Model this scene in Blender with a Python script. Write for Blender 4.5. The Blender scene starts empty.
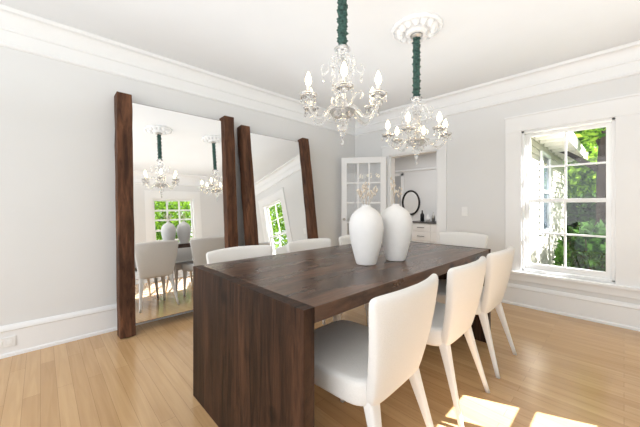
import bpy, bmesh, math, random
from mathutils import Vector, Matrix
random.seed(7)
scene=bpy.context.scene
COL=scene.collection
PI=math.pi
H=2.56; WX=-3.16; NY=3.85; EX=1.7; SY=-1.8; TH=0.12

# ---------------------------------------------------------------- materials
def newmat(name):
    m=bpy.data.materials.new(name); m.use_nodes=True
    nt=m.node_tree
    return m,nt,nt.nodes['Principled BSDF']
def setin(b,k,v):
    if k in b.inputs: b.inputs[k].default_value=v
def simple(name,col,rough=0.5,metal=0.0,noise=0.0,nscale=20,bump=0.0,emit=None,estr=0):
    m,nt,b=newmat(name)
    setin(b,'Base Color',(*col,1)); setin(b,'Roughness',rough); setin(b,'Metallic',metal)
    if emit: setin(b,'Emission Color',(*emit,1)); setin(b,'Emission Strength',estr)
    tc=nt.nodes.new('ShaderNodeTexCoord')
    n=nt.nodes.new('ShaderNodeTexNoise'); n.inputs['Scale'].default_value=nscale; n.inputs['Detail'].default_value=4
    nt.links.new(tc.outputs['Object'],n.inputs['Vector'])
    if noise>0:
        r=nt.nodes.new('ShaderNodeValToRGB')
        r.color_ramp.elements[0].position=0.3; r.color_ramp.elements[1].position=0.7
        r.color_ramp.elements[0].color=(*[max(0,c*(1-noise)) for c in col],1)
        r.color_ramp.elements[1].color=(*[min(1,c*(1+noise)) for c in col],1)
        nt.links.new(n.outputs['Fac'],r.inputs['Fac']); nt.links.new(r.outputs['Color'],b.inputs['Base Color'])
    if bump>0:
        bp=nt.nodes.new('ShaderNodeBump'); bp.inputs['Strength'].default_value=bump; bp.inputs['Distance'].default_value=0.01
        nt.links.new(n.outputs['Fac'],bp.inputs['Height']); nt.links.new(bp.outputs['Normal'],b.inputs['Normal'])
    return m
def wood(name,c1,c2,scale=(1,1,1),rough=0.4,bump=0.15,mott=0.5,mscale=3.0,spec=0.5,plank=0):
    m,nt,b=newmat(name); L=nt.links.new
    tc=nt.nodes.new('ShaderNodeTexCoord'); mp=nt.nodes.new('ShaderNodeMapping'); mp.inputs['Scale'].default_value=scale
    L(tc.outputs['Object'],mp.inputs['Vector'])
    n=nt.nodes.new('ShaderNodeTexNoise'); n.inputs['Scale'].default_value=1.0; n.inputs['Detail'].default_value=8; n.inputs['Roughness'].default_value=0.7
    n.inputs['Distortion'].default_value=0.9
    L(mp.outputs['Vector'],n.inputs['Vector'])
    r=nt.nodes.new('ShaderNodeValToRGB'); r.color_ramp.elements[0].position=0.36; r.color_ramp.elements[1].position=0.66
    r.color_ramp.elements[0].color=(*c1,1); r.color_ramp.elements[1].color=(*c2,1)
    L(n.outputs['Fac'],r.inputs['Fac'])
    n2=nt.nodes.new('ShaderNodeTexNoise'); n2.inputs['Scale'].default_value=mscale; n2.inputs['Detail'].default_value=5
    mp2=nt.nodes.new('ShaderNodeMapping'); mp2.inputs['Scale'].default_value=[max(0.4,min(2.2,s/12)) for s in scale]
    L(tc.outputs['Object'],mp2.inputs['Vector']); L(mp2.outputs['Vector'],n2.inputs['Vector'])
    r2=nt.nodes.new('ShaderNodeValToRGB'); r2.color_ramp.elements[0].position=0.34; r2.color_ramp.elements[1].position=0.62
    k=1-mott; r2.color_ramp.elements[0].color=(k,k,k,1); r2.color_ramp.elements[1].color=(1,1,1,1)
    L(n2.outputs['Fac'],r2.inputs['Fac'])
    mx=nt.nodes.new('ShaderNodeMix'); mx.data_type='RGBA'; mx.blend_type='MULTIPLY'; mx.inputs[0].default_value=1.0
    L(r.outputs['Color'],mx.inputs[6]); L(r2.outputs['Color'],mx.inputs[7])
    out=mx.outputs[2]
    if plank>0:
        sx=nt.nodes.new('ShaderNodeSeparateXYZ'); L(tc.outputs['Object'],sx.inputs[0])
        dv=nt.nodes.new('ShaderNodeMath'); dv.operation='DIVIDE'; dv.inputs[1].default_value=plank; L(sx.outputs['X'],dv.inputs[0])
        fl=nt.nodes.new('ShaderNodeMath'); fl.operation='FLOOR'; L(dv.outputs[0],fl.inputs[0])
        wn=nt.nodes.new('ShaderNodeTexWhiteNoise'); wn.noise_dimensions='1D'; L(fl.outputs[0],wn.inputs['W'])
        fr=nt.nodes.new('ShaderNodeMath'); fr.operation='FRACT'; L(dv.outputs[0],fr.inputs[0])
        gt=nt.nodes.new('ShaderNodeMath'); gt.operation='GREATER_THAN'; gt.inputs[1].default_value=0.012; L(fr.outputs[0],gt.inputs[0])
        mr=nt.nodes.new('ShaderNodeMapRange'); mr.inputs['To Min'].default_value=0.74; mr.inputs['To Max'].default_value=1.15; L(wn.outputs['Value'],mr.inputs['Value'])
        mr2=nt.nodes.new('ShaderNodeMapRange'); mr2.inputs['To Min'].default_value=0.45; mr2.inputs['To Max'].default_value=1.0; L(gt.outputs[0],mr2.inputs['Value'])
        ml=nt.nodes.new('ShaderNodeMath'); ml.operation='MULTIPLY'; L(mr.outputs[0],ml.inputs[0]); L(mr2.outputs[0],ml.inputs[1])
        vo=nt.nodes.new('ShaderNodeTexVoronoi'); vo.inputs['Scale'].default_value=3.4
        nd=nt.nodes.new('ShaderNodeVectorMath'); nd.operation='ADD'; L(tc.outputs['Object'],nd.inputs[0])
        ns=nt.nodes.new('ShaderNodeVectorMath'); ns.operation='SCALE'; ns.inputs['Scale'].default_value=0.05; L(n2.outputs['Color'],ns.inputs[0]); L(ns.outputs[0],nd.inputs[1])
        L(nd.outputs[0],vo.inputs['Vector'])
        kr=nt.nodes.new('ShaderNodeMapRange'); kr.inputs['From Min'].default_value=0.06; kr.inputs['From Max'].default_value=0.17; kr.inputs['To Min'].default_value=0.25
        L(vo.outputs['Distance'],kr.inputs['Value'])
        m3=nt.nodes.new('ShaderNodeMath'); m3.operation='MULTIPLY'; L(ml.outputs[0],m3.inputs[0]); L(kr.outputs[0],m3.inputs[1])
        mx2=nt.nodes.new('ShaderNodeMix'); mx2.data_type='RGBA'; mx2.blend_type='MULTIPLY'; mx2.inputs[0].default_value=1.0
        L(out,mx2.inputs[6]); L(m3.outputs[0],mx2.inputs[7]); out=mx2.outputs[2]
    L(out,b.inputs['Base Color'])
    setin(b,'Specular IOR Level',spec)
    rr=nt.nodes.new('ShaderNodeMapRange'); rr.inputs['To Min'].default_value=rough-0.08; rr.inputs['To Max'].default_value=rough+0.12
    L(n2.outputs['Fac'],rr.inputs['Value']); L(rr.outputs['Result'],b.inputs['Roughness'])
    bp=nt.nodes.new('ShaderNodeBump'); bp.inputs['Strength'].default_value=bump; bp.inputs['Distance'].default_value=0.005
    L(n.outputs['Fac'],bp.inputs['Height']); L(bp.outputs['Normal'],b.inputs['Normal'])
    return m
M_wall=simple('wall_paint',(0.748,0.753,0.753),0.7,noise=0.01,nscale=3)
M_ceil=simple('ceiling_paint',(0.820,0.840,0.856),0.8,noise=0.01,nscale=3)
M_trim=simple('trim_paint',(0.850,0.857,0.860),0.4,noise=0.01,nscale=3)
M_fab=simple('boucle_fabric',(0.83,0.815,0.79),1.0,noise=0.02,nscale=220,bump=0.22)
M_vase=simple('matte_ceramic',(0.80,0.79,0.775),0.8,noise=0.015,nscale=30,bump=0.0)
M_mirror=simple('mirror_silver',(0.95,0.96,0.96),0.0,1.0)
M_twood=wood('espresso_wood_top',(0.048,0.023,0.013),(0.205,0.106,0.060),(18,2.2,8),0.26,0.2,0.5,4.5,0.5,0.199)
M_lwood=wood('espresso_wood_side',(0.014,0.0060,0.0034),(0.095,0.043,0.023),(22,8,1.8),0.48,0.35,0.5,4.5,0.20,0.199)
M_pwood=wood('rustic_beam_wood',(0.052,0.021,0.011),(0.20,0.088,0.045),(20,20,3.0),0.65,0.9,0.40,6,0.25)
M_cord=simple('teal_velvet',(0.042,0.092,0.078),0.95,noise=0.6,nscale=70,bump=0.9)
M_candle=simple('candle_sleeve',(0.9,0.89,0.85),0.4)
M_bulb=simple('lit_bulb',(1,0.9,0.7),0.3,emit=(1.0,0.78,0.44),estr=16)
M_black=simple('black_metal',(0.015,0.015,0.016),0.35,0.3)
M_plate=simple('white_plastic',(0.85,0.85,0.84),0.3)
M_dry=simple('dried_stem',(0.50,0.42,0.33),0.9,noise=0.2,nscale=60)
M_pod=simple('dried_petal',(0.70,0.62,0.52),0.9,noise=0.2,nscale=60)
M_bark=simple('bark',(0.035,0.023,0.016),0.9,noise=0.4,nscale=12,bump=0.6)
M_grass=simple('ground_cover',(0.05,0.08,0.025),1.0,noise=0.5,nscale=5)
M_siding=simple('painted_siding',(0.66,0.62,0.54),0.7,noise=0.05,nscale=6)
M_eave=simple('eave_paint',(0.84,0.81,0.74),0.7,noise=0.05,nscale=6)
M_stone=simple('grey_counter',(0.09,0.09,0.095),0.25,noise=0.3,nscale=30)
M_cab=simple('cabinet_paint',(0.88,0.885,0.88),0.4)
M_gdoor=simple('grey_door_paint',(0.42,0.43,0.44),0.45)
M_brass=simple('nickel',(0.5,0.48,0.45),0.3,1.0)
M_kglass=simple('dark_glass',(0.07,0.09,0.11),0.08)
def crystal():
    m=bpy.data.materials.new('crystal_glass'); m.use_nodes=True; nt=m.node_tree; nt.nodes.clear(); L=nt.links.new
    o=nt.nodes.new('ShaderNodeOutputMaterial')
    g=nt.nodes.new('ShaderNodeBsdfPrincipled'); setin(g,'Base Color',(1,1,1,1)); setin(g,'Roughness',0.0); setin(g,'Transmission Weight',1.0); setin(g,'IOR',1.46)
    d=nt.nodes.new('ShaderNodeBsdfDiffuse'); d.inputs[0].default_value=(0.97,0.98,0.99,1)
    t=nt.nodes.new('ShaderNodeBsdfTranslucent'); t.inputs[0].default_value=(0.98,0.99,1.0,1)
    m1=nt.nodes.new('ShaderNodeMixShader'); m1.inputs[0].default_value=0.5; L(d.outputs[0],m1.inputs[1]); L(t.outputs[0],m1.inputs[2])
    m3=nt.nodes.new('ShaderNodeMixShader'); m3.inputs[0].default_value=0.15; L(g.outputs[0],m3.inputs[1]); L(m1.outputs[0],m3.inputs[2])
    L(m3.outputs[0],o.inputs[0])
    return m
M_crys=crystal()
def panemat():
    m=bpy.data.materials.new('window_glass'); m.use_nodes=True; nt=m.node_tree; nt.nodes.clear()
    o=nt.nodes.new('ShaderNodeOutputMaterial'); t=nt.nodes.new('ShaderNodeBsdfTransparent'); g=nt.nodes.new('ShaderNodeBsdfGlossy')
    g.inputs['Roughness'].default_value=0.02
    mx=nt.nodes.new('ShaderNodeMixShader'); mx.inputs[0].default_value=0.02
    nt.links.new(t.outputs[0],mx.inputs[1]); nt.links.new(g.outputs[0],mx.inputs[2]); nt.links.new(mx.outputs[0],o.inputs[0])
    return m
M_pane=panemat()
def leafmat(name,c1,c2):
    m,nt,b=newmat(name)
    tc=nt.nodes.new('ShaderNodeTexCoord'); n=nt.nodes.new('ShaderNodeTexNoise'); n.inputs['Scale'].default_value=5; n.inputs['Detail'].default_value=6
    nt.links.new(tc.outputs['Object'],n.inputs['Vector'])
    r=nt.nodes.new('ShaderNodeValToRGB'); r.color_ramp.elements[0].position=0.42; r.color_ramp.elements[1].position=0.58
    r.color_ramp.elements[0].color=(*c1,1); r.color_ramp.elements[1].color=(*c2,1)
    nt.links.new(n.outputs['Fac'],r.inputs['Fac']); nt.links.new(r.outputs['Color'],b.inputs['Base Color'])
    setin(b,'Roughness',0.8); setin(b,'Specular IOR Level',0.1)
    tr=nt.nodes.new('ShaderNodeBsdfTranslucent'); nt.links.new(r.outputs['Color'],tr.inputs['Color'])
    mx=nt.nodes.new('ShaderNodeMixShader'); mx.inputs[0].default_value=0.45
    o=nt.nodes['Material Output']
    nt.links.new(b.outputs[0],mx.inputs[1]); nt.links.new(tr.outputs[0],mx.inputs[2]); nt.links.new(mx.outputs[0],o.inputs[0])
    return m
M_leaf=leafmat('bright_leaves',(0.06,0.18,0.008),(0.50,0.76,0.08))
M_leafd=leafmat('dark_leaves',(0.006,0.022,0.005),(0.050,0.120,0.020))
def floormat():
    m,nt,b=newmat('oak_planks')
    tc=nt.nodes.new('ShaderNodeTexCoord')
    br=nt.nodes.new('ShaderNodeTexBrick'); br.offset=0.37; br.offset_frequency=2
    br.inputs['Scale'].default_value=1.0; br.inputs['Brick Width'].default_value=1.2; br.inputs['Row Height'].default_value=0.074
    br.inputs['Mortar Size'].default_value=0.0009; br.inputs['Mortar Smooth'].default_value=0.3; br.inputs['Bias'].default_value=0.0
    br.inputs['Color1'].default_value=(0.55,0.345,0.170,1); br.inputs['Color2'].default_value=(0.64,0.420,0.220,1)
    br.inputs['Mortar'].default_value=(0.36,0.21,0.10,1)
    nt.links.new(tc.outputs['Object'],br.inputs['Vector'])
    mp=nt.nodes.new('ShaderNodeMapping'); mp.inputs['Scale'].default_value=(2.0,35,1)
    nt.links.new(tc.outputs['Object'],mp.inputs['Vector'])
    n=nt.nodes.new('ShaderNodeTexNoise'); n.inputs['Scale'].default_value=1.0; n.inputs['Detail'].default_value=6; n.inputs['Distortion'].default_value=0.8
    nt.links.new(mp.outputs['Vector'],n.inputs['Vector'])
    r=nt.nodes.new('ShaderNodeValToRGB'); r.color_ramp.elements[0].position=0.3; r.color_ramp.elements[1].position=0.65
    r.color_ramp.elements[0].color=(0.88,0.85,0.81,1); r.color_ramp.elements[1].color=(1,1,1,1)
    nt.links.new(n.outputs['Fac'],r.inputs['Fac'])
    mx=nt.nodes.new('ShaderNodeMix'); mx.data_type='RGBA'; mx.blend_type='MULTIPLY'; mx.inputs[0].default_value=1.0
    nt.links.new(br.outputs['Color'],mx.inputs[6]); nt.links.new(r.outputs['Color'],mx.inputs[7])
    nt.links.new(mx.outputs[2],b.inputs['Base Color'])
    setin(b,'Roughness',0.20)
    return m
M_floor=floormat()

# ---------------------------------------------------------------- mesh builder
class MB:
    def __init__(s): s.v=[]; s.f=[]
    def box(s,x0,x1,y0,y1,z0,z1):
        o=len(s.v)
        s.v+=[(x0,y0,z0),(x1,y0,z0),(x1,y1,z0),(x0,y1,z0),(x0,y0,z1),(x1,y0,z1),(x1,y1,z1),(x0,y1,z1)]
        for q in ((0,3,2,1),(4,5,6,7),(0,1,5,4),(1,2,6,5),(2,3,7,6),(3,0,4,7)): s.f.append([o+i for i in q])
        return s
    def loft(s,rings,cap=True):
        o=len(s.v); n=len(rings[0])
        for r in rings: s.v+= [tuple(p) for p in r]
        for k in range(len(rings)-1):
            for i in range(n):
                j=(i+1)%n
                s.f.append([o+k*n+i,o+k*n+j,o+(k+1)*n+j,o+(k+1)*n+i])
        if cap:
            s.f.append([o+i for i in range(n)][::-1]); s.f.append([o+(len(rings)-1)*n+i for i in range(n)])
        return s
    def lathe(s,prof,c=(0,0,0),seg=24,mod=None,zmod=None):
        rings=[]
        for r,z in prof:
            ring=[]
            for i in range(seg):
                a=2*PI*i/seg; rr=r*(mod(a,z) if mod else 1)
                ring.append((c[0]+rr*math.cos(a),c[1]+rr*math.sin(a),c[2]+z*(zmod(a,r) if zmod else 1)))
            rings.append(ring)
        return s.loft(rings)
    def tube(s,pts,rad,seg=8):
        pts=[Vector(p) for p in pts]; rings=[]
        up=None
        for i,p in enumerate(pts):
            t=(pts[min(i+1,len(pts)-1)]-pts[max(i-1,0)]).normalized()
            if up is None:
                up=Vector((0,0,1)) if abs(t.z)<0.9 else Vector((1,0,0))
            a=t.cross(up)
            if a.length<1e-4: a=t.cross(Vector((1,0,0)))
            a.normalize(); b=t.cross(a).normalized(); up=b*-1 if (b*-1).dot(up)>0 else b
            a=t.cross(up).normalized(); b=up
            r=rad[i] if isinstance(rad,(list,tuple)) else rad
            rings.append([tuple(p+a*(r*math.cos(2*PI*k/seg))+b*(r*math.sin(2*PI*k/seg))) for k in range(seg)])
        return s.loft(rings)
    def prism(s,prof,p0,p1,nrm):
        r0=[(p0[0]+nrm[0]*d,p0[1]+nrm[1]*d,z) for d,z in prof]
        r1=[(p1[0]+nrm[0]*d,p1[1]+nrm[1]*d,z) for d,z in prof]
        return s.loft([r0,r1])
    def mesh(s,name,mat,smooth=False):
        me=bpy.data.meshes.new(name); me.from_pydata(s.v,[],s.f); me.update()
        bm=bmesh.new(); bm.from_mesh(me); bmesh.ops.recalc_face_normals(bm,faces=bm.faces[:]); bm.to_mesh(me); bm.free()
        me.materials.append(mat)
        if smooth:
            for p in me.polygons: p.use_smooth=True
        return me
    def obj(s,name,mat,parent=None,loc=(0,0,0),smooth=False,bevel=0,sub=0,rot=None,kind=None,label=None,cat=None,group=None):
        me=s.mesh(name,mat,smooth)
        ob=bpy.data.objects.new(name,me); COL.objects.link(ob)
        ob.location=loc
        if rot: ob.rotation_euler=rot
        if parent: ob.parent=parent
        if bevel>0:
            md=ob.modifiers.new('bevel','BEVEL'); md.width=bevel; md.segments=2; md.limit_method='ANGLE'; md.angle_limit=0.6
        tag(ob,label,cat,group,kind)
        return ob
def inst(me,name,parent,loc):
    ob=bpy.data.objects.new(name,me); COL.objects.link(ob); ob.parent=parent; ob.location=loc; return ob
def tag(ob,label=None,cat=None,group=None,kind=None):
    if label: ob['label']=label
    if cat: ob['category']=cat
    if group: ob['group']=group
    if kind: ob['kind']=kind
def empty(name,loc=(0,0,0),rot=(0,0,0),**k):
    e=bpy.data.objects.new(name,None); e.empty_display_size=0.1; e.location=loc; e.rotation_euler=rot
    COL.objects.link(e); tag(e,k.get('label'),k.get('cat'),k.get('group'),k.get('kind')); return e
def copy_tree(root,loc,rot=None,**k):
    r=root.copy(); COL.objects.link(r); r.location=loc
    if rot is not None: r.rotation_euler=rot
    for kk,v in k.items(): r[kk]=v
    def rec(src,dst):
        for c in src.children:
            d=c.copy(); COL.objects.link(d); d.parent=dst; rec(c,d)
    rec(root,r)
    return r
def superring(cx,cy,a,b,z,n=4,seg=28,fx=None):
    out=[]
    for i in range(seg):
        t=2*PI*i/seg; c=math.cos(t); s_=math.sin(t)
        x=a*math.copysign(abs(c)**(2/n),c); y=b*math.copysign(abs(s_)**(2/n),s_)
        px,py,pz=cx+x,cy+y,z
        if fx: px,py,pz=fx(px,py,pz)
        out.append((px,py,pz))
    return out

# ---------------------------------------------------------------- room shell
def struct(mb,name,mat,label,**k):
    return mb.obj(name,mat,kind='structure',label=label,cat=k.pop('cat',name.split('_')[0]),**k)
struct(MB().box(WX-TH,EX+TH,SY,NY+TH,-0.1,0),'floor',M_floor,'light natural oak strip floor with satin finish')
struct(MB().box(WX-TH,EX+TH,SY,NY+TH,H,H+0.12),'ceiling',M_ceil,'flat white painted ceiling')
struct(MB().box(WX-TH,WX,SY,NY+TH,0,H),'wall_west',M_wall,'pale grey painted wall behind the leaning mirrors')
DX0,DX1,DZ=-2.48,-1.73,1.87
W1=(-0.785,-0.055,0.40,1.935)
b=MB()
b.box(WX-1.6,DX0,NY,NY+TH,0,H).box(DX0,DX1,NY,NY+TH,DZ,H).box(DX1,W1[0],NY,NY+TH,0,H)
b.box(W1[0],W1[1],NY,NY+TH,0,W1[2]).box(W1[0],W1[1],NY,NY+TH,W1[3],H).box(W1[1],EX+TH,NY,NY+TH,0,H)
struct(b,'wall_north',M_wall,'pale grey painted wall with a doorway and a window')
E1=(1.92,2.90,0.38,1.95)
b=MB()
b.box(EX,EX+TH,SY,E1[0],0,H).box(EX,EX+TH,E1[1],NY,0,H).box(EX,EX+TH,E1[0],E1[1],0,E1[2]).box(EX,EX+TH,E1[0],E1[1],E1[3],H)
struct(b,'wall_east',M_wall,'pale grey painted wall with a garden window')
bp=[(0,0),(0.022,0),(0.022,0.02),(0.014,0.03),(0.014,0.187),(0.022,0.195),(0.018,0.213),(0.008,0.229),(0,0.232)]
struct(MB().prism(bp,(WX,SY),(WX,NY),(1,0)),'baseboard_west',M_trim,'tall white moulded baseboard')
b=MB().prism(bp,(DX1+0.15,NY),(EX,NY),(0,-1)).prism(bp,(WX+0.03,NY),(DX0-0.14,NY),(0,-1))
struct(b,'baseboard_north',M_trim,'tall white moulded baseboard below the window')
struct(MB().prism(bp,(EX,SY),(EX,NY),(-1,0)),'baseboard_east',M_trim,'tall white moulded baseboard')
cp=[(0,2.285),(0.010,2.287),(0.016,2.296),(0.014,2.308),(0.006,2.315),(0.006,2.405),(0.014,2.410),(0.016,2.420),(0.012,2.428)]+[(0.012+0.043*(1-math.cos(t*PI/2/8)),2.428+0.100*math.sin(t*PI/2/8)) for t in range(1,9)]+[(0.066,2.530),(0.070,2.542),(0.070,H),(0,H)]
for i,(p0,p1,nr) in enumerate([((WX,SY),(WX,NY),(1,0)),((WX,NY),(EX,NY),(0,-1)),((EX,SY),(EX,NY),(-1,0))]):
    struct(MB().prism(cp,p0,p1,nr),'trim_%d'%(i+1),M_trim,'white crown moulding with frieze board and picture rail',cat='crown moulding')

# ---------------------------------------------------------------- windows
def window(name,w,z0,z1,loc,rot,label,cols=2,rows=2,mh=0.009):
    e=empty(name,loc,rot,kind='structure',label=label,cat='window')
    b=MB(); cw=0.155
    b.box(-cw,0.0,-0.016,0,z0-0.02,z1).box(w,w+cw,-0.016,0,z0-0.02,z1)
    b.box(-cw,w+cw,-0.016,0,z1,z1+0.16).box(-cw-0.008,w+cw+0.008,-0.022,0,z1+0.16,z1+0.18)
    b.box(-0.0,0.025,-0.0,TH,z0,z1).box(w-0.025,w,-0.0,TH,z0,z1).box(0,w,0,TH,z1-0.025,z1).box(0,w,0,TH,z0,z0+0.02)
    b.obj('casing',M_trim,e,bevel=0.003)
    MB().box(-cw-0.02,w+cw+0.02,-0.05,0.0,z0-0.045,z0-0.015).box(-cw,w+cw,-0.016,0,z0-0.12,z0-0.045).obj('sill',M_trim,e,bevel=0.004)
    zm=(z0+z1)/2+0.0
    def sash(za,zb,y,bot):
        q=MB(); f=0.04
        q.box(0.025,0.025+f,y,y+0.035,za,zb).box(w-0.025-f,w-0.025,y,y+0.035,za,zb)
        q.box(0.025+f,w-0.025-f,y,y+0.035,za,za+bot).box(0.025+f,w-0.025-f,y,y+0.035,zb-0.035,zb)
        for k in range(1,cols):
            xc=0.065+(w-0.13)*k/cols; q.box(xc-mh,xc+mh,y+0.005,y+0.03,za+bot,zb-0.035)
        for k in range(1,rows):
            zc=za+bot+(zb-0.035-za-bot)*k/rows
            q.box(0.025+f,w-0.025-f,y+0.006,y+0.029,zc-mh,zc+mh)
        s_=q.obj('sash',M_trim,e,bevel=0.002)
        MB().box(0.03+f,w-0.03-f,y+0.015,y+0.019,za+0.01,zb-0.01).obj('glass_pane',M_pane,s_)
    sash(z0+0.02,zm+0.02,0.035,0.06)
    sash(zm-0.02,z1-0.025,0.073,0.04)
    return e
window('window_1',W1[1]-W1[0],W1[2],W1[3],(W1[0],NY,0),(0,0,0),'white double-hung sash window with garden view')
window('window_2',E1[1]-E1[0],E1[2],E1[3],(EX,E1[1],0),(0,0,-PI/2),'white double-hung sash window lit by sun',3,3,0.020)

# ---------------------------------------------------------------- doorway casing + french door
b=MB(); cw=0.12
b.box(DX0-cw,DX0,NY-0.018,NY,0,DZ).box(DX1,DX1+cw,NY-0.018,NY,0,DZ)
b.box(DX0-cw,DX1+cw,NY-0.018,NY,DZ,DZ+0.13).box(DX0-cw-0.015,DX1+cw+0.015,NY-0.03,NY,DZ+0.13,DZ+0.155)
b.box(DX0,DX0+0.02,NY,NY+TH,0,DZ).box(DX1-0.02,DX1,NY,NY+TH,0,DZ).box(DX0,DX1,NY,NY+TH,DZ-0.02,DZ)
struct(b,'trim_4',M_trim,'white moulded door casing around the doorway',cat='door casing',bevel=0.003)
hinge=Vector((-2.50,3.79,0)); end=Vector((-3.06,3.40,0)); d=(end-hinge); L=0.68; ang=math.atan2(d.y,d.x)
door=empty('door_1',hinge,(0,0,ang),kind='structure',label='white french door with divided glass panes standing open',cat='door')
b=MB(); z0=0.012; zt=1.855; st=0.085; t=0.038
b.box(0,st,-t/2,t/2,z0,zt).box(L-st,L,-t/2,t/2,z0,zt).box(st,L-st,-t/2,t/2,z0,0.24).box(st,L-st,-t/2,t/2,zt-0.09,zt)
for i in (1,2):
    x=st+(L-2*st)*i/3; b.box(x-0.012,x+0.012,-0.016,0.016,0.24,zt-0.09)
for i in range(1,5):
    z=0.24+(zt-0.33)*i/5; b.box(st,L-st,-0.0155,0.0155,z-0.012,z+0.012)
b.obj('door_leaf',M_trim,door,bevel=0.002)
MB().box(st,L-st,-0.002,0.002,0.24,zt-0.09).obj('glass_pane',M_pane,door)
b=MB().tube([(L-0.045,0.019,0.9),(L-0.045,0.045,0.9)],0.008).lathe([(0.001,-0.02),(0.018,-0.014),(0.023,0),(0.018,0.014),(0.001,0.02)],(L-0.045,0.06,0.9),16)
b.obj('door_knob',M_brass,door,smooth=True)

# ---------------------------------------------------------------- adjoining room
KY=6.9; KX=-4.60; KE=-1.08; OY=8.6
struct(MB().box(KX-TH,KE+TH,NY+TH,KY+TH,-0.1,-0.001),'floor_kitchen',M_floor,'light oak floor of the adjoining room',cat='floor')
struct(MB().box(KX-TH,KE+TH,NY+TH,KY+TH,2.45,2.57),'ceiling_kitchen',M_ceil,'white ceiling of the adjoining room',cat='ceiling')
struct(MB().box(KX-TH,KX,NY+TH,KY+TH,0,2.45),'wall_kitchen_west',M_wall,'pale wall of the adjoining room',cat='wall')
struct(MB().box(KX,KE,KY,KY+TH,0,2.45),'wall_kitchen_north',M_wall,'pale end wall of the adjoining room',cat='wall')
struct(MB().prism([(0,1.98),(0.02,1.985),(0.03,2.01),(0.015,2.03),(0,2.04)],(KX,KY),(KE,KY),(0,-1)),'trim_6',M_trim,'white picture rail in the adjoining room',cat='picture rail')
dk=empty('door_2',(-4.52,KY,0),kind='structure',label='grey panelled door in the adjoining room',cat='door')
MB().box(-0.06,0.0,-0.025,0,0,1.95).box(0.44,0.50,-0.025,0,0,1.95).box(-0.06,0.50,-0.025,0,1.89,1.95).obj('door_casing',M_trim,dk)
MB().box(0,0.44,-0.015,0,0,1.89).box(0.06,0.38,-0.022,-0.015,0.2,0.85).box(0.06,0.38,-0.022,-0.015,1.0,1.75).obj('door_leaf',M_gdoor,dk,bevel=0.002)
b=MB()
for i in range(26):
    z=-0.3+i*0.105
    b.loft([[(KE,NY+TH,z),(KE+TH+0.018,NY+TH,z),(KE+TH,NY+TH,z+0.105),(KE,NY+TH,z+0.105)],[(KE,OY,z),(KE+TH+0.018,OY,z),(KE+TH,OY,z+0.105),(KE,OY,z+0.105)]])
struct(b,'wall_kitchen_east',M_siding,'pale beige lap siding of the house wing',cat='wall')
XW=KE+TH
b=MB().box(XW+0.02,XW+0.36,NY+TH+0.25,OY+0.4,2.20,2.24).box(XW+0.36,XW+0.39,NY+TH+0.25,OY+0.4,2.10,2.30)
for i in range(13):
    y=NY+0.5+i*0.37; b.box(XW+0.02,XW+0.36,y,y+0.05,2.11,2.20)
struct(b,'trim_5',M_eave,'pale eave with exposed rafter ends',cat='eave')
ww=empty('window_3',(XW,5.9,0),(0,0,0),kind='structure',label='white framed window on the house wing',cat='window')
b=MB(); b.box(0.018,0.05,-0.06,0.0,0.7,2.0).box(0.018,0.05,0.7,0.76,0.7,2.0).box(0.018,0.05,0,0.7,1.94,2.0).box(0.018,0.06,-0.08,0.78,0.64,0.7).box(0.018,0.045,0,0.7,1.32,1.37)
b.obj('window_frame',M_trim,ww)
MB().box(0.019,0.024,0,0.7,0.7,1.94).obj('glass_pane',M_kglass,ww)
rm=empty('wall_mirror',(-3.80,KY-0.001,1.18),(PI/2,0,0),label='oval wall mirror with a thin black frame',cat='mirror')
def torus(R,r,seg=40,s2=10,sx=1.0):
    q=MB()
    for i in range(seg):
        a=2*PI*i/seg
        for k in range(s2):
            c=2*PI*k/s2; q.v.append(((R*sx+r*math.cos(c))*math.cos(a),(R+r*math.cos(c))*math.sin(a),0.018+r*math.sin(c)))
    for i in range(seg):
        for k in range(s2):
            q.f.append([i*s2+k,((i+1)%seg)*s2+k,((i+1)%seg)*s2+(k+1)%s2,i*s2+(k+1)%s2])
    return q
torus(0.30,0.024,sx=0.78).obj('mirror_frame',M_black,rm,smooth=True)
mg=MB().lathe([(0.0005,0.004),(0.29,0.004),(0.29,0.012),(0.0005,0.012)],seg=40); mg.v=[(x*0.78,y,z) for x,y,z in mg.v]
mg.obj('mirror_glass',M_mirror,rm)
cab=empty('base_cabinet',(-2.5,6.62,0),label='white base cabinet with drawers below a grey countertop',cat='cabinet')
MB().box(-1.00,0.9,-0.25,0.27,0.0,0.70).obj('cabinet_body',M_cab,cab)
for j in range(4):
    for i,(za,zb) in enumerate([(0.52,0.68),(0.30,0.50),(0.08,0.28)]):
        x=-0.98+j*0.47
        dr=MB().box(x,x+0.45,-0.268,-0.25,za,zb).obj('drawer',M_cab,cab,bevel=0.003)
        zc=(za+zb)/2
        MB().tube([(x+0.145,-0.268,zc),(x+0.145,-0.288,zc),(x+0.155,-0.292,zc),(x+0.295,-0.292,zc),(x+0.305,-0.288,zc),(x+0.305,-0.268,zc)],0.006).obj('drawer_handle',M_black,dr)
MB().box(-1.02,0.92,-0.28,0.27,0.70,0.735).obj('countertop',M_stone,None,loc=(-2.5,6.62,0),label='dark grey stone countertop on the white cabinet',cat='countertop',bevel=0.003)
for x,rr,hh,mm in [(-3.32,0.045,0.26,M_black),(-3.18,0.05,0.16,M_vase),(-3.05,0.035,0.22,M_brass),(-2.92,0.05,0.20,M_black)]:
    MB().lathe([(0.001,0),(rr,0.003),(rr,hh*0.6),(rr*0.4,hh*0.75),(rr*0.35,hh),(0.001,hh)],seg=16).obj('bottle',mm,None,loc=(x,6.55,0.735),smooth=True,label='slim bottle standing on the dark countertop',cat='bottle',group='bottles on the counter')
wk=empty('window_4',(-3.05,KY-0.001,1.05),kind='structure',label='dark framed window above the counter',cat='window')
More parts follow.
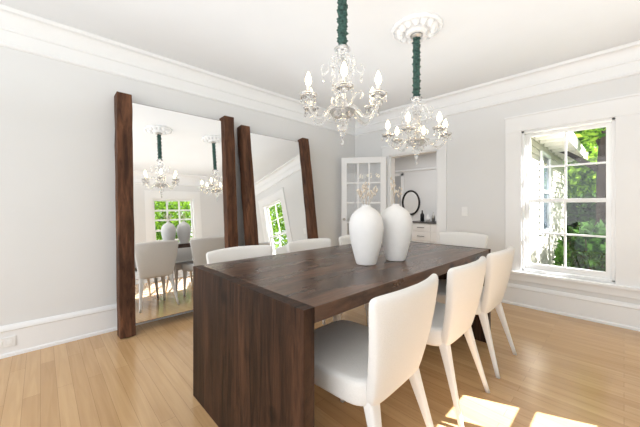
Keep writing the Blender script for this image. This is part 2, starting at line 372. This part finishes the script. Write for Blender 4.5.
MB().box(0,0.03,-0.04,0,0,0.75).box(0.47,0.5,-0.04,0,0,0.75).box(0.03,0.47,-0.04,0,0,0.03).box(0.03,0.47,-0.04,0,0.72,0.75).box(0.24,0.26,-0.04,0,0.03,0.72).obj('window_frame',M_black,wk)
MB().box(0.03,0.47,-0.02,-0.01,0.03,0.72).obj('glass_pane',simple('sky_glass',(0.40,0.47,0.52),0.1),wk)

# ---------------------------------------------------------------- dining table
TX0,TX1,TY0,TY1,TZ=-1.755,-0.755,0.648,2.66,0.76
tc=((TX0+TX1)/2,(TY0+TY1)/2)
table=empty('dining_table',(tc[0],tc[1],0),label='dark espresso wood waterfall dining table with thick slab ends',cat='table')
hx=(TX1-TX0)/2; hy=(TY1-TY0)/2
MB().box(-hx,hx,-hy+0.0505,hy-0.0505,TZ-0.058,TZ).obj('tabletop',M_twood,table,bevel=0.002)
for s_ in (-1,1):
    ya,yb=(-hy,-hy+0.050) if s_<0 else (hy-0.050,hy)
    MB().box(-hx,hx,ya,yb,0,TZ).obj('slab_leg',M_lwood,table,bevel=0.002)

# ---------------------------------------------------------------- chair
def build_chair(loc,rot):
    ch=empty('dining_chair',loc,rot,label='off-white upholstered dining chair tucked under the table',cat='chair',group='dining chairs around the table')
    rings=[]
    for z,sc in [(0.365,0.84),(0.367,0.94),(0.376,0.985),(0.386,1.0),(0.445,1.0),(0.457,0.990),(0.465,0.965),(0.469,0.90),(0.471,0.6),(0.472,0.25)]:
        rings.append(superring(0.01,0,0.245*sc,0.230*sc,z,6,44,lambda x,y,z:(x,y*(1+0.10*(x)),z)))
    MB().loft(rings).obj('seat',M_fab,ch,smooth=True)
    rings=[]
    prof=[(0.375,0.60,0.5),(0.378,0.70,0.8),(0.388,0.760,0.95),(0.42,0.785,1.0),(0.50,0.845,1.0),(0.58,0.905,0.98),(0.65,0.955,0.95),(0.72,1.00,0.90),(0.770,1.025,0.86),(0.790,1.032,0.80),(0.801,1.027,0.70),(0.808,1.010,0.56),(0.8125,0.98,0.38),(0.8145,0.88,0.14)]
    for z,w,tk in prof:
        u=(z-0.325)/0.5
        cx=-0.205-0.130*u-0.010*math.sin(u*PI)
        def fx(x,y,zz,u=u):
            return (x+0.75*u*y*y,y,zz+(-0.14*y*y*max(0,(zz-0.74)/0.08)))
        rings.append(superring(cx,0,0.031*tk,0.250*w,z,4.6,56,fx))
    MB().loft(rings).obj('backrest',M_fab,ch,smooth=True)
    def leg(p0,p1,a0,a1):
        rg=[]
        for k in range(9):
            t_=k/8; p=Vector(p0).lerp(Vector(p1),t_); tt=1-(1-t_)**1.6
            a=a0[0]*(1-tt)+a1*tt; c=a0[1]*(1-tt)+a1*tt
            rg.append(superring(p.x,p.y,a,c,p.z,5,20))
        MB().loft(rg).obj('leg',M_fab,ch,smooth=True)
    for s_ in (-1,1):
        leg((0.195,0.185*s_,0.40),(0.225,0.205*s_,0.0),(0.030,0.028),0.011)
        leg((-0.200,0.155*s_,0.44),(-0.325,0.212*s_,0.0),(0.028,0.034),0.011)
    return ch
ch=build_chair((-0.88,1.05,0),(0,0,PI+0.04))
for x,y,r in [(-0.885,1.715,PI+0.02),(-0.89,2.355,PI),(-1.63,1.05,0),(-1.63,1.72,0.02),(-1.63,2.355,0)]:
    copy_tree(ch,(x,y,0),(0,0,r))
copy_tree(ch,(-1.24,3.08,0),(0,0,-PI/2),label='off-white upholstered dining chair at the far table end')

# ---------------------------------------------------------------- vases
def vase(loc,s_,label):
    key=[(0.000,0.060),(0.03,0.069),(0.08,0.082),(0.14,0.0955),(0.20,0.1045),(0.245,0.1055),(0.285,0.097),(0.315,0.080),(0.337,0.056),(0.350,0.034),(0.357,0.025)]
    prof=[(0.001,0),(0.056,0.0)]
    for i in range(len(key)-1):
        p0=key[max(i-1,0)];p1=key[i];p2=key[i+1];p3=key[min(i+2,len(key)-1)]
        for k in range(5):
            t=k/5
            f=lambda a,b_,c,d_:0.5*((2*b_)+(-a+c)*t+(2*a-5*b_+4*c-d_)*t*t+(-a+3*b_-3*c+d_)*t**3)
            prof.append((f(p0[1],p1[1],p2[1],p3[1]),max(0.002,f(p0[0],p1[0],p2[0],p3[0]))))
    prof+=[(0.024,0.359),(0.026,0.366),(0.023,0.367),(0.019,0.352),(0.05,0.33),(0.090,0.24),(0.06,0.05),(0.001,0.02)]
    return MB().lathe([(r*s_,z*s_) for r,z in prof],seg=64).obj('vase',M_vase,None,loc=loc,smooth=True,label=label,cat='vase',group='white vases on the table')
v1=(-1.09,1.436,TZ+0.001); v2=(-1.036,1.68,TZ+0.001)
vase(v1,0.985,'tall matte white ceramic vase with a narrow neck')
vase(v2,1.0,'matte white ceramic vase standing farther along the table')
def stem(base,top,bend,label,nb=7):
    ps=[]
    for k in range(9):
        t_=k/8; p=Vector(base).lerp(Vector(top),t_)+Vector(bend)*math.sin(t_*PI)*0.5; ps.append(p)
    e=empty('dried_stem',base,label=label,cat='dried flower',group='dried stems in the vases')
    B=Vector(base)
    MB().tube([p-B for p in ps],0.0015,6).obj('stalk',M_dry,e,smooth=True)
    for k in range(nb):
        t_=0.55+0.45*k/(nb-1); p=Vector(base).lerp(Vector(top),t_)+Vector(bend)*math.sin(t_*PI)*0.5
        a=random.random()*6.28; off=Vector((math.cos(a),math.sin(a),0.7))*0.015; c=p+off-B
        q=MB().lathe([(0.0005,-0.008),(0.004,-0.004),(0.0052,0.002),(0.0025,0.008),(0.0005,0.010)],c,8)
        q.tube([p-B,c],0.0009,4)
        q.obj('blossom',M_pod,e,smooth=True)
for i in range(6):
    a=i*1.05; rr=0.065 if i%2 else 0.04
    stem((v1[0]+0.006*math.cos(a),v1[1]+0.006*math.sin(a),TZ+0.335),(v1[0]+rr*math.cos(a),v1[1]+rr*math.sin(a),TZ+0.44+0.02*(i%3)),(0.0,0.0,0),'thin beige dried stem standing in a white vase')
for i in range(3):
    a=i*2.1+0.6; stem((v2[0]+0.006*math.cos(a),v2[1]+0.006*math.sin(a),TZ+0.335),(v2[0]+0.035*math.cos(a),v2[1]+0.035*math.sin(a),TZ+0.46+0.03*i),(0.0,0.0,0),'tall thin dried stem standing in a white vase')

# ---------------------------------------------------------------- floor mirrors
def floor_mirror(y0,width,length,lean,gap,pd,label):
    xb=WX+gap+math.sin(lean)*length
    e=empty('floor_mirror',(xb,y0,0.0),(0,-lean,0),label=label,cat='mirror',group='tall mirrors leaning on the wall')
    pw=0.115
    for s_ in (0,1):
        ya=0 if s_==0 else width-pw
        q=MB(); rg=[]
        for k in range(15):
            z=length*k/14; j=lambda:random.uniform(-0.0025,0.0025)
            rg.append([(0+j(),ya+j(),z),(pd+j(),ya+j(),z),(pd+j(),ya+pw+j(),z),(0+j(),ya+pw+j(),z)])
        q.loft(rg).obj('wooden_post',M_pwood,e,bevel=0.005)
    g=pd-0.055
    MB().box(g-0.02,g,pw-0.003,width-pw+0.003,0.08,length-0.05).obj('backing_board',M_pwood,e)
    MB().box(g+0.0005,g+0.006,pw+0.001,width-pw-0.001,0.085,length-0.055).obj('mirror_glass',M_mirror,e)
    return e
floor_mirror(0.475,1.095,2.10,math.radians(4.0),0.005,0.125,'tall floor mirror between rough dark wood posts, leaning slightly')
floor_mirror(1.665,1.04,2.05,math.radians(8.2),0.005,0.11,'tall floor mirror between rough dark wood posts, leaning steeply')

# ---------------------------------------------------------------- chandeliers
def bez(P,n=18):
    out=[]; P=[Vector(p) for p in P]; Q=[P[0]*2-P[1]]+P+[P[-1]*2-P[-2]]
    for i in range(1,len(Q)-2):
        for k in range(n//(len(P)-1)+1):
            t=k/(n//(len(P)-1)+1); a,b_,c,d_=Q[i-1],Q[i],Q[i+1],Q[i+2]
            out.append(0.5*((2*b_)+(-a+c)*t+(2*a-5*b_+4*c-d_)*t*t+(-a+3*b_-3*c+d_)*t**3))
    out.append(P[-1]); return out
def dropmesh(s_):
    return MB().lathe([(0.0005,0.0),(0.003*s_,-0.003*s_),(0.002*s_,-0.006*s_),(0.006*s_,-0.018*s_),(0.0085*s_,-0.028*s_),(0.006*s_,-0.037*s_),(0.0005,-0.043*s_)],(0,0,0),8).mesh('crystal_drop',M_crys)
D_small=dropmesh(1.05); D_big=dropmesh(1.25)
def build_chandelier(loc,rotz,cend,S):
    Z=lambda z: cend+(z+0.49)*S
    zp=lambda prof: [(r,Z(z)) for r,z in prof]
    e=empty('chandelier',loc,(0,0,rotz),label='clear crystal chandelier with lit candle bulbs and teal cord sleeve',cat='chandelier',group='crystal chandeliers over the table')
    MB().lathe([(0.001,-0.0595),(0.03,-0.0595),(0.050,-0.063),(0.046,-0.072),(0.03,-0.084),(0.012,-0.094),(0.001,-0.094)],seg=24).obj('ceiling_cap',M_brass,e,smooth=True)
    pr=[(0.001,-0.080)]
    for k in range(81):
        z=-0.080+(cend+0.080)*k/80; pr.append((0.026+0.0035*math.sin(k*1.3)+random.uniform(-0.0025,0.0025),z))
    pr.append((0.001,cend-0.003))
    MB().lathe(pr,seg=28,mod=lambda a,z:1+0.15*math.sin(a*3+z*110)+0.11*math.sin(a*7-z*170)).obj('cord_cover',M_cord,e,smooth=True)
    col=[(0.001,-0.49),(0.012,-0.493),(0.014,-0.505),(0.040,-0.510),(0.048,-0.500),(0.050,-0.506),(0.038,-0.522),(0.015,-0.530),(0.013,-0.55),(0.026,-0.565),(0.033,-0.585),(0.026,-0.605),(0.014,-0.618),(0.018,-0.64),(0.030,-0.675),(0.037,-0.705),(0.032,-0.735),(0.018,-0.755),(0.015,-0.77),(0.030,-0.785),(0.042,-0.808),(0.036,-0.83),(0.018,-0.845),(0.020,-0.855),(0.058,-0.862),(0.078,-0.850),(0.081,-0.856),(0.064,-0.880),(0.036,-0.897),(0.018,-0.907),(0.028,-0.92),(0.036,-0.938),(0.028,-0.956),(0.014,-0.968),(0.010,-0.976),(0.016,-0.985),(0.010,-0.998),(0.0005,-1.005)]
    MB().lathe(zp(col),seg=24,mod=lambda a,z:1+0.03*math.cos(a*8)).obj('glass_column',M_crys,e,smooth=True)
    NU=6
    for i in range(NU):
        a=2*PI*(i+0.5)/NU; c,s_=math.cos(a),math.sin(a)
        pts=bez([(r*c,r*s_,Z(z)) for r,z in [(0.012,-0.64),(0.035,-0.575),(0.070,-0.575),(0.092,-0.63),(0.122,-0.645),(0.128,-0.605),(0.112,-0.59)]],24)
        sc=MB().tube(pts,[0.0082*(1-0.4*k/len(pts)) for k in range(len(pts))],10).obj('glass_scroll',M_crys,e,smooth=True)
        inst(D_small,'crystal_drop',sc,(0.116*c,0.116*s_,Z(-0.652)))
        if i%2==0:
            pts=bez([(r*c,r*s_,Z(z)) for r,z in [(0.020,-0.86),(0.055,-0.80),(0.085,-0.755),(0.115,-0.745),(0.125,-0.77),(0.108,-0.785)]],20)
            MB().tube(pts,[0.0075*(1-0.4*k/len(pts)) for k in range(len(pts))],10).obj('glass_scroll',M_crys,e,smooth=True)
    for i in range(6):
        a=2*PI*(i+0.5)/6; inst(D_small,'crystal_drop',e,(0.077*math.cos(a),0.077*math.sin(a),Z(-0.86)))
    inst(D_big,'crystal_drop',e,(0,0,Z(-1.0)))
    NA=6
    for i in range(NA):
        a=2*PI*i/NA; c,s_=math.cos(a),math.sin(a); R=0.230
        P=lambda r,z:(r*c,r*s_,Z(z))
        pts=bez([P(0.03,-0.855),P(0.065,-0.835),P(0.10,-0.86),P(0.14,-0.900),P(0.185,-0.902),P(0.222,-0.862),P(R,-0.825)],36)
        q=MB().tube(pts,[0.0108-0.0025*k/len(pts) for k in range(len(pts))],12)
        arm=q.obj('arm',M_crys,e,smooth=True)
        MB().lathe(zp([(0.001,-0.834),(0.013,-0.830),(0.009,-0.822),(0.024,-0.820),(0.042,-0.810),(0.051,-0.796),(0.049,-0.800),(0.024,-0.812),(0.013,-0.806),(0.022,-0.790),(0.020,-0.778),(0.001,-0.778)]),(R*c,R*s_,0),24,mod=lambda a,z:1+0.03*math.cos(a*8)).obj('drip_pan',M_crys,arm,smooth=True)
        for k in range(4):
            b_=2*PI*k/4+a; inst(D_small,'crystal_drop',arm,(R*c+0.045*math.cos(b_),R*s_+0.045*math.sin(b_),Z(-0.806)))
        MB().lathe(zp([(0.001,-0.778),(0.0115,-0.778),(0.0115,-0.753),(0.001,-0.753)]),(R*c,R*s_,0),14).obj('candle_sleeve',M_candle,arm,smooth=False)
        MB().lathe(zp([(0.004,-0.753),(0.013,-0.743),(0.0180,-0.729),(0.0160,-0.711),(0.008,-0.690),(0.001,-0.676)]),(R*c,R*s_,0),16).obj('bulb',M_bulb,arm,smooth=True)
    return e
c1=(-1.19,1.33,H); c2=(-1.17,2.21,H)
build_chandelier(c1,0.25,-0.475,1.08)
build_chandelier(c2,0.75,-0.560,0.99)
for c in (c1,c2):
    pr=[(0.001,0),(0.190,0.0),(0.193,-0.012),(0.187,-0.024),(0.176,-0.026),(0.170,-0.012),(0.160,-0.010),(0.150,-0.034),(0.130,-0.054),(0.108,-0.048),(0.096,-0.020),(0.088,-0.018),(0.082,-0.040),(0.070,-0.056),(0.055,-0.058),(0.001,-0.058)]
    def md(a,z): return 1+0.045*abs(math.sin(a*7))
    def zm(a,r): return 1.0 if (r<0.09 or r>0.165) else 0.35+0.65*abs(math.sin(a*7))
    MB().lathe(pr,seg=140,mod=md,zmod=zm).obj('ceiling_medallion',M_trim,None,loc=(c[0],c[1],H),smooth=False,label='round white plaster ceiling medallion with scalloped petals',cat='ceiling medallion',group='ceiling medallions')

# ---------------------------------------------------------------- plates
def plate(name,loc,rot,label,cat,outlet):
    e=empty(name,loc,rot,label=label,cat=cat)
    MB().box(-0.036,0.036,-0.006,0,-0.058,0.058).obj('cover_plate',M_plate,e,bevel=0.002)
    if outlet:
        for z in (-0.024,0.024): MB().box(-0.016,0.016,-0.009,-0.006,z-0.014,z+0.014).obj('socket',M_cab,e,bevel=0.002)
    else: MB().box(-0.006,0.006,-0.014,-0.006,-0.012,0.012).obj('toggle',M_plate,e)
plate('light_switch',(-1.386,NY-0.0005,1.04),(0,0,0),'white light switch plate beside the door casing','light switch',False)
plate('wall_outlet',(WX+0.0145,-0.19,0.11),(0,PI/2,PI/2),'white electrical outlet mounted in the baseboard','outlet',True)

# ---------------------------------------------------------------- exterior
MB().box(-9,14,NY+TH+0.1,20,-0.4,-0.3).box(EX+TH+0.1,14,-8,NY+TH+0.1,-0.4,-0.3).obj('lawn',M_grass,kind='structure',label='green ground outside the windows',cat='lawn')
def leaves(n,blobs,size,q=None):
    q=q or MB()
    for i in range(n):
        c,r=random.choice(blobs)
        d=Vector((random.gauss(0,1),random.gauss(0,1),random.gauss(0,1))).normalized()*(random.random()**0.4)
        p=Vector((c[0]+d.x*r[0],c[1]+d.y*r[1],c[2]+d.z*r[2]))
        u=Vector((random.gauss(0,1),random.gauss(0,1),random.gauss(0,1))).normalized(); w=u.orthogonal().normalized()
        s_=size*random.uniform(0.6,1.3); o=len(q.v)
        q.v+=[tuple(p-u*s_),tuple(p+w*s_*0.45),tuple(p+u*s_),tuple(p-w*s_*0.45)]; q.f.append([o,o+1,o+2,o+3])
    return q
def tree(loc,h,r,blobs,n,size,mat,label,lean=(0.3,0.2)):
    e=empty('tree',loc,label=label,cat='tree')
    q=MB(); ps=[(lean[0]*t*t*h*0.3+0.06*math.sin(t*7),lean[1]*t*h*0.3,h*t) for t in [k/10 for k in range(11)]]
    q.tube(ps,[r*(1-0.6*k/10) for k in range(11)],10)
    for k in range(6):
        t=5+k%5; p=Vector(ps[t]); a=k*1.9
        q.tube([p,p+Vector((math.cos(a)*0.5,math.sin(a)*0.5,0.4)),p+Vector((math.cos(a)*1.1,math.sin(a)*1.1,0.7))],[r*0.45,r*0.3,r*0.1],8)
    q.obj('trunk',M_bark,e,smooth=True)
    f=leaves(n,blobs,size).obj('foliage',mat,e); f['kind']='stuff'
def shrub(loc,rad,n,size,mat,label):
    e=empty('shrub',loc,label=label,cat='shrub')
    q=MB()
    for k in range(7):
        a=k*0.9; q.tube([(0,0,0),(math.cos(a)*rad[0]*0.4,math.sin(a)*rad[1]*0.4,rad[2]),(math.cos(a)*rad[0]*0.7,math.sin(a)*rad[1]*0.7,rad[2]*1.6)],[0.02,0.015,0.006],6)
    q.obj('branches',M_bark,e)
    f=leaves(n,[((0,0,rad[2]),rad)],size).obj('foliage',mat,e); f['kind']='stuff'
tree((-0.34,7.0,-0.3),4.0,0.12,[((0.4,1.6,2.7),(0.9,0.8,0.6)),((0.9,1.5,2.4),(0.8,0.8,0.9)),((0.25,0.3,2.85),(0.5,0.5,0.4))],1700,0.10,M_leaf,'slender tree with bright green leaves beside the house',lean=(0.35,0.1))
tree((0.6,13.0,-0.3),7,0.16,[((0,0,2.6),(3.0,1.3,2.0)),((-2.6,0.4,3.6),(2.4,1.2,2.2)),((1.2,0,5.0),(2.8,1.2,2.0)),((-1.6,0.3,6.0),(3.0,1.2,1.8)),((-3.0,1.0,1.6),(2.2,1.0,1.5))],7000,0.24,M_leaf,'leafy tree with broad sunlit crown')
tree((5.2,8.8,-0.3),5,0.16,[((0,0,2.4),(2.2,1.4,1.8)),((-1.2,0.4,3.9),(1.8,1.2,1.5)),((1.2,0.5,4.2),(1.8,1.2,1.5))],7000,0.12,M_leaf,'leafy garden tree with full green crown')
shrub((-0.30,5.6,-0.3),(0.42,0.42,0.60),2000,0.06,M_leafd,'dark green shrub below the window')
shrub((0.45,6.6,-0.3),(0.70,0.5,0.85),3600,0.07,M_leafd,'dark green rounded shrub in the garden')
shrub((-0.2,10.6,-0.3),(1.6,0.7,0.9),4000,0.10,M_leafd,'broad dark hedge shrub at the garden edge')
shrub((2.3,9.4,-0.3),(1.0,0.7,1.0),3000,0.06,M_leafd,'dense green shrub in the garden')
for y in (-0.6,1.6,3.8,6.0):
    shrub((6.6,y,-0.3),(1.0,1.05,2.0),5000,0.10,M_leaf,'tall green hedge shrub outside the sunny window')

# ---------------------------------------------------------------- light
w=bpy.data.worlds.new('World'); scene.world=w; w.use_nodes=True
bg=w.node_tree.nodes['Background']; bg.inputs[0].default_value=(0.90,0.95,1.0,1); bg.inputs[1].default_value=1.75
def sun(dirv,strength,col,ang):
    l=bpy.data.lights.new('sun','SUN'); l.energy=strength; l.angle=ang; l.color=col
    o=bpy.data.objects.new('sun_light',l); COL.objects.link(o); o.location=(5,3,6)
    o.rotation_euler=Vector(dirv).to_track_quat('-Z','Y').to_euler()
sun((-1.0,-0.42,-0.768),30,(1.0,0.99,0.98),0.003)
def area(name,loc,rot,sx,sy,p,col=(1,1,1)):
    l=bpy.data.lights.new(name,'AREA'); l.shape='RECTANGLE'; l.size=sx; l.size_y=sy; l.energy=p; l.color=col
    o=bpy.data.objects.new(name,l); COL.objects.link(o); o.location=loc; o.rotation_euler=rot
area('soft_room_fill',(-0.2,-3.6,1.4),(PI/2,0,0),4.2,2.2,80,(0.99,0.993,0.995))  # added fill behind the camera to even out the room, no lamp stands there
area('ceiling_bounce_fill',(-0.75,1.1,1.85),(PI,0,0),3.8,4.2,34,(0.93,0.965,1.0))  # added upward fill for soft ceiling bounce, unseen from below, no real fixture
area('kitchen_fill',(-2.7,5.4,2.40),(0,0,0),2.4,1.8,38,(0.98,0.99,1.0))  # added fill to brighten the adjoining room, not a fixture of it

# ---------------------------------------------------------------- camera
cam=bpy.data.cameras.new('cam'); co=bpy.data.objects.new('camera',cam); COL.objects.link(co)
cam.lens=16.4; cam.sensor_width=36; cam.sensor_fit='HORIZONTAL'; cam.shift_y=-8.5/640; cam.clip_start=0.02
co.location=(0,0,1.12); co.rotation_euler=(PI/2,0,math.radians(46.2))
scene.camera=co
scene.view_settings.view_transform='Standard'; scene.view_settings.look='None'; scene.view_settings.exposure=0.0
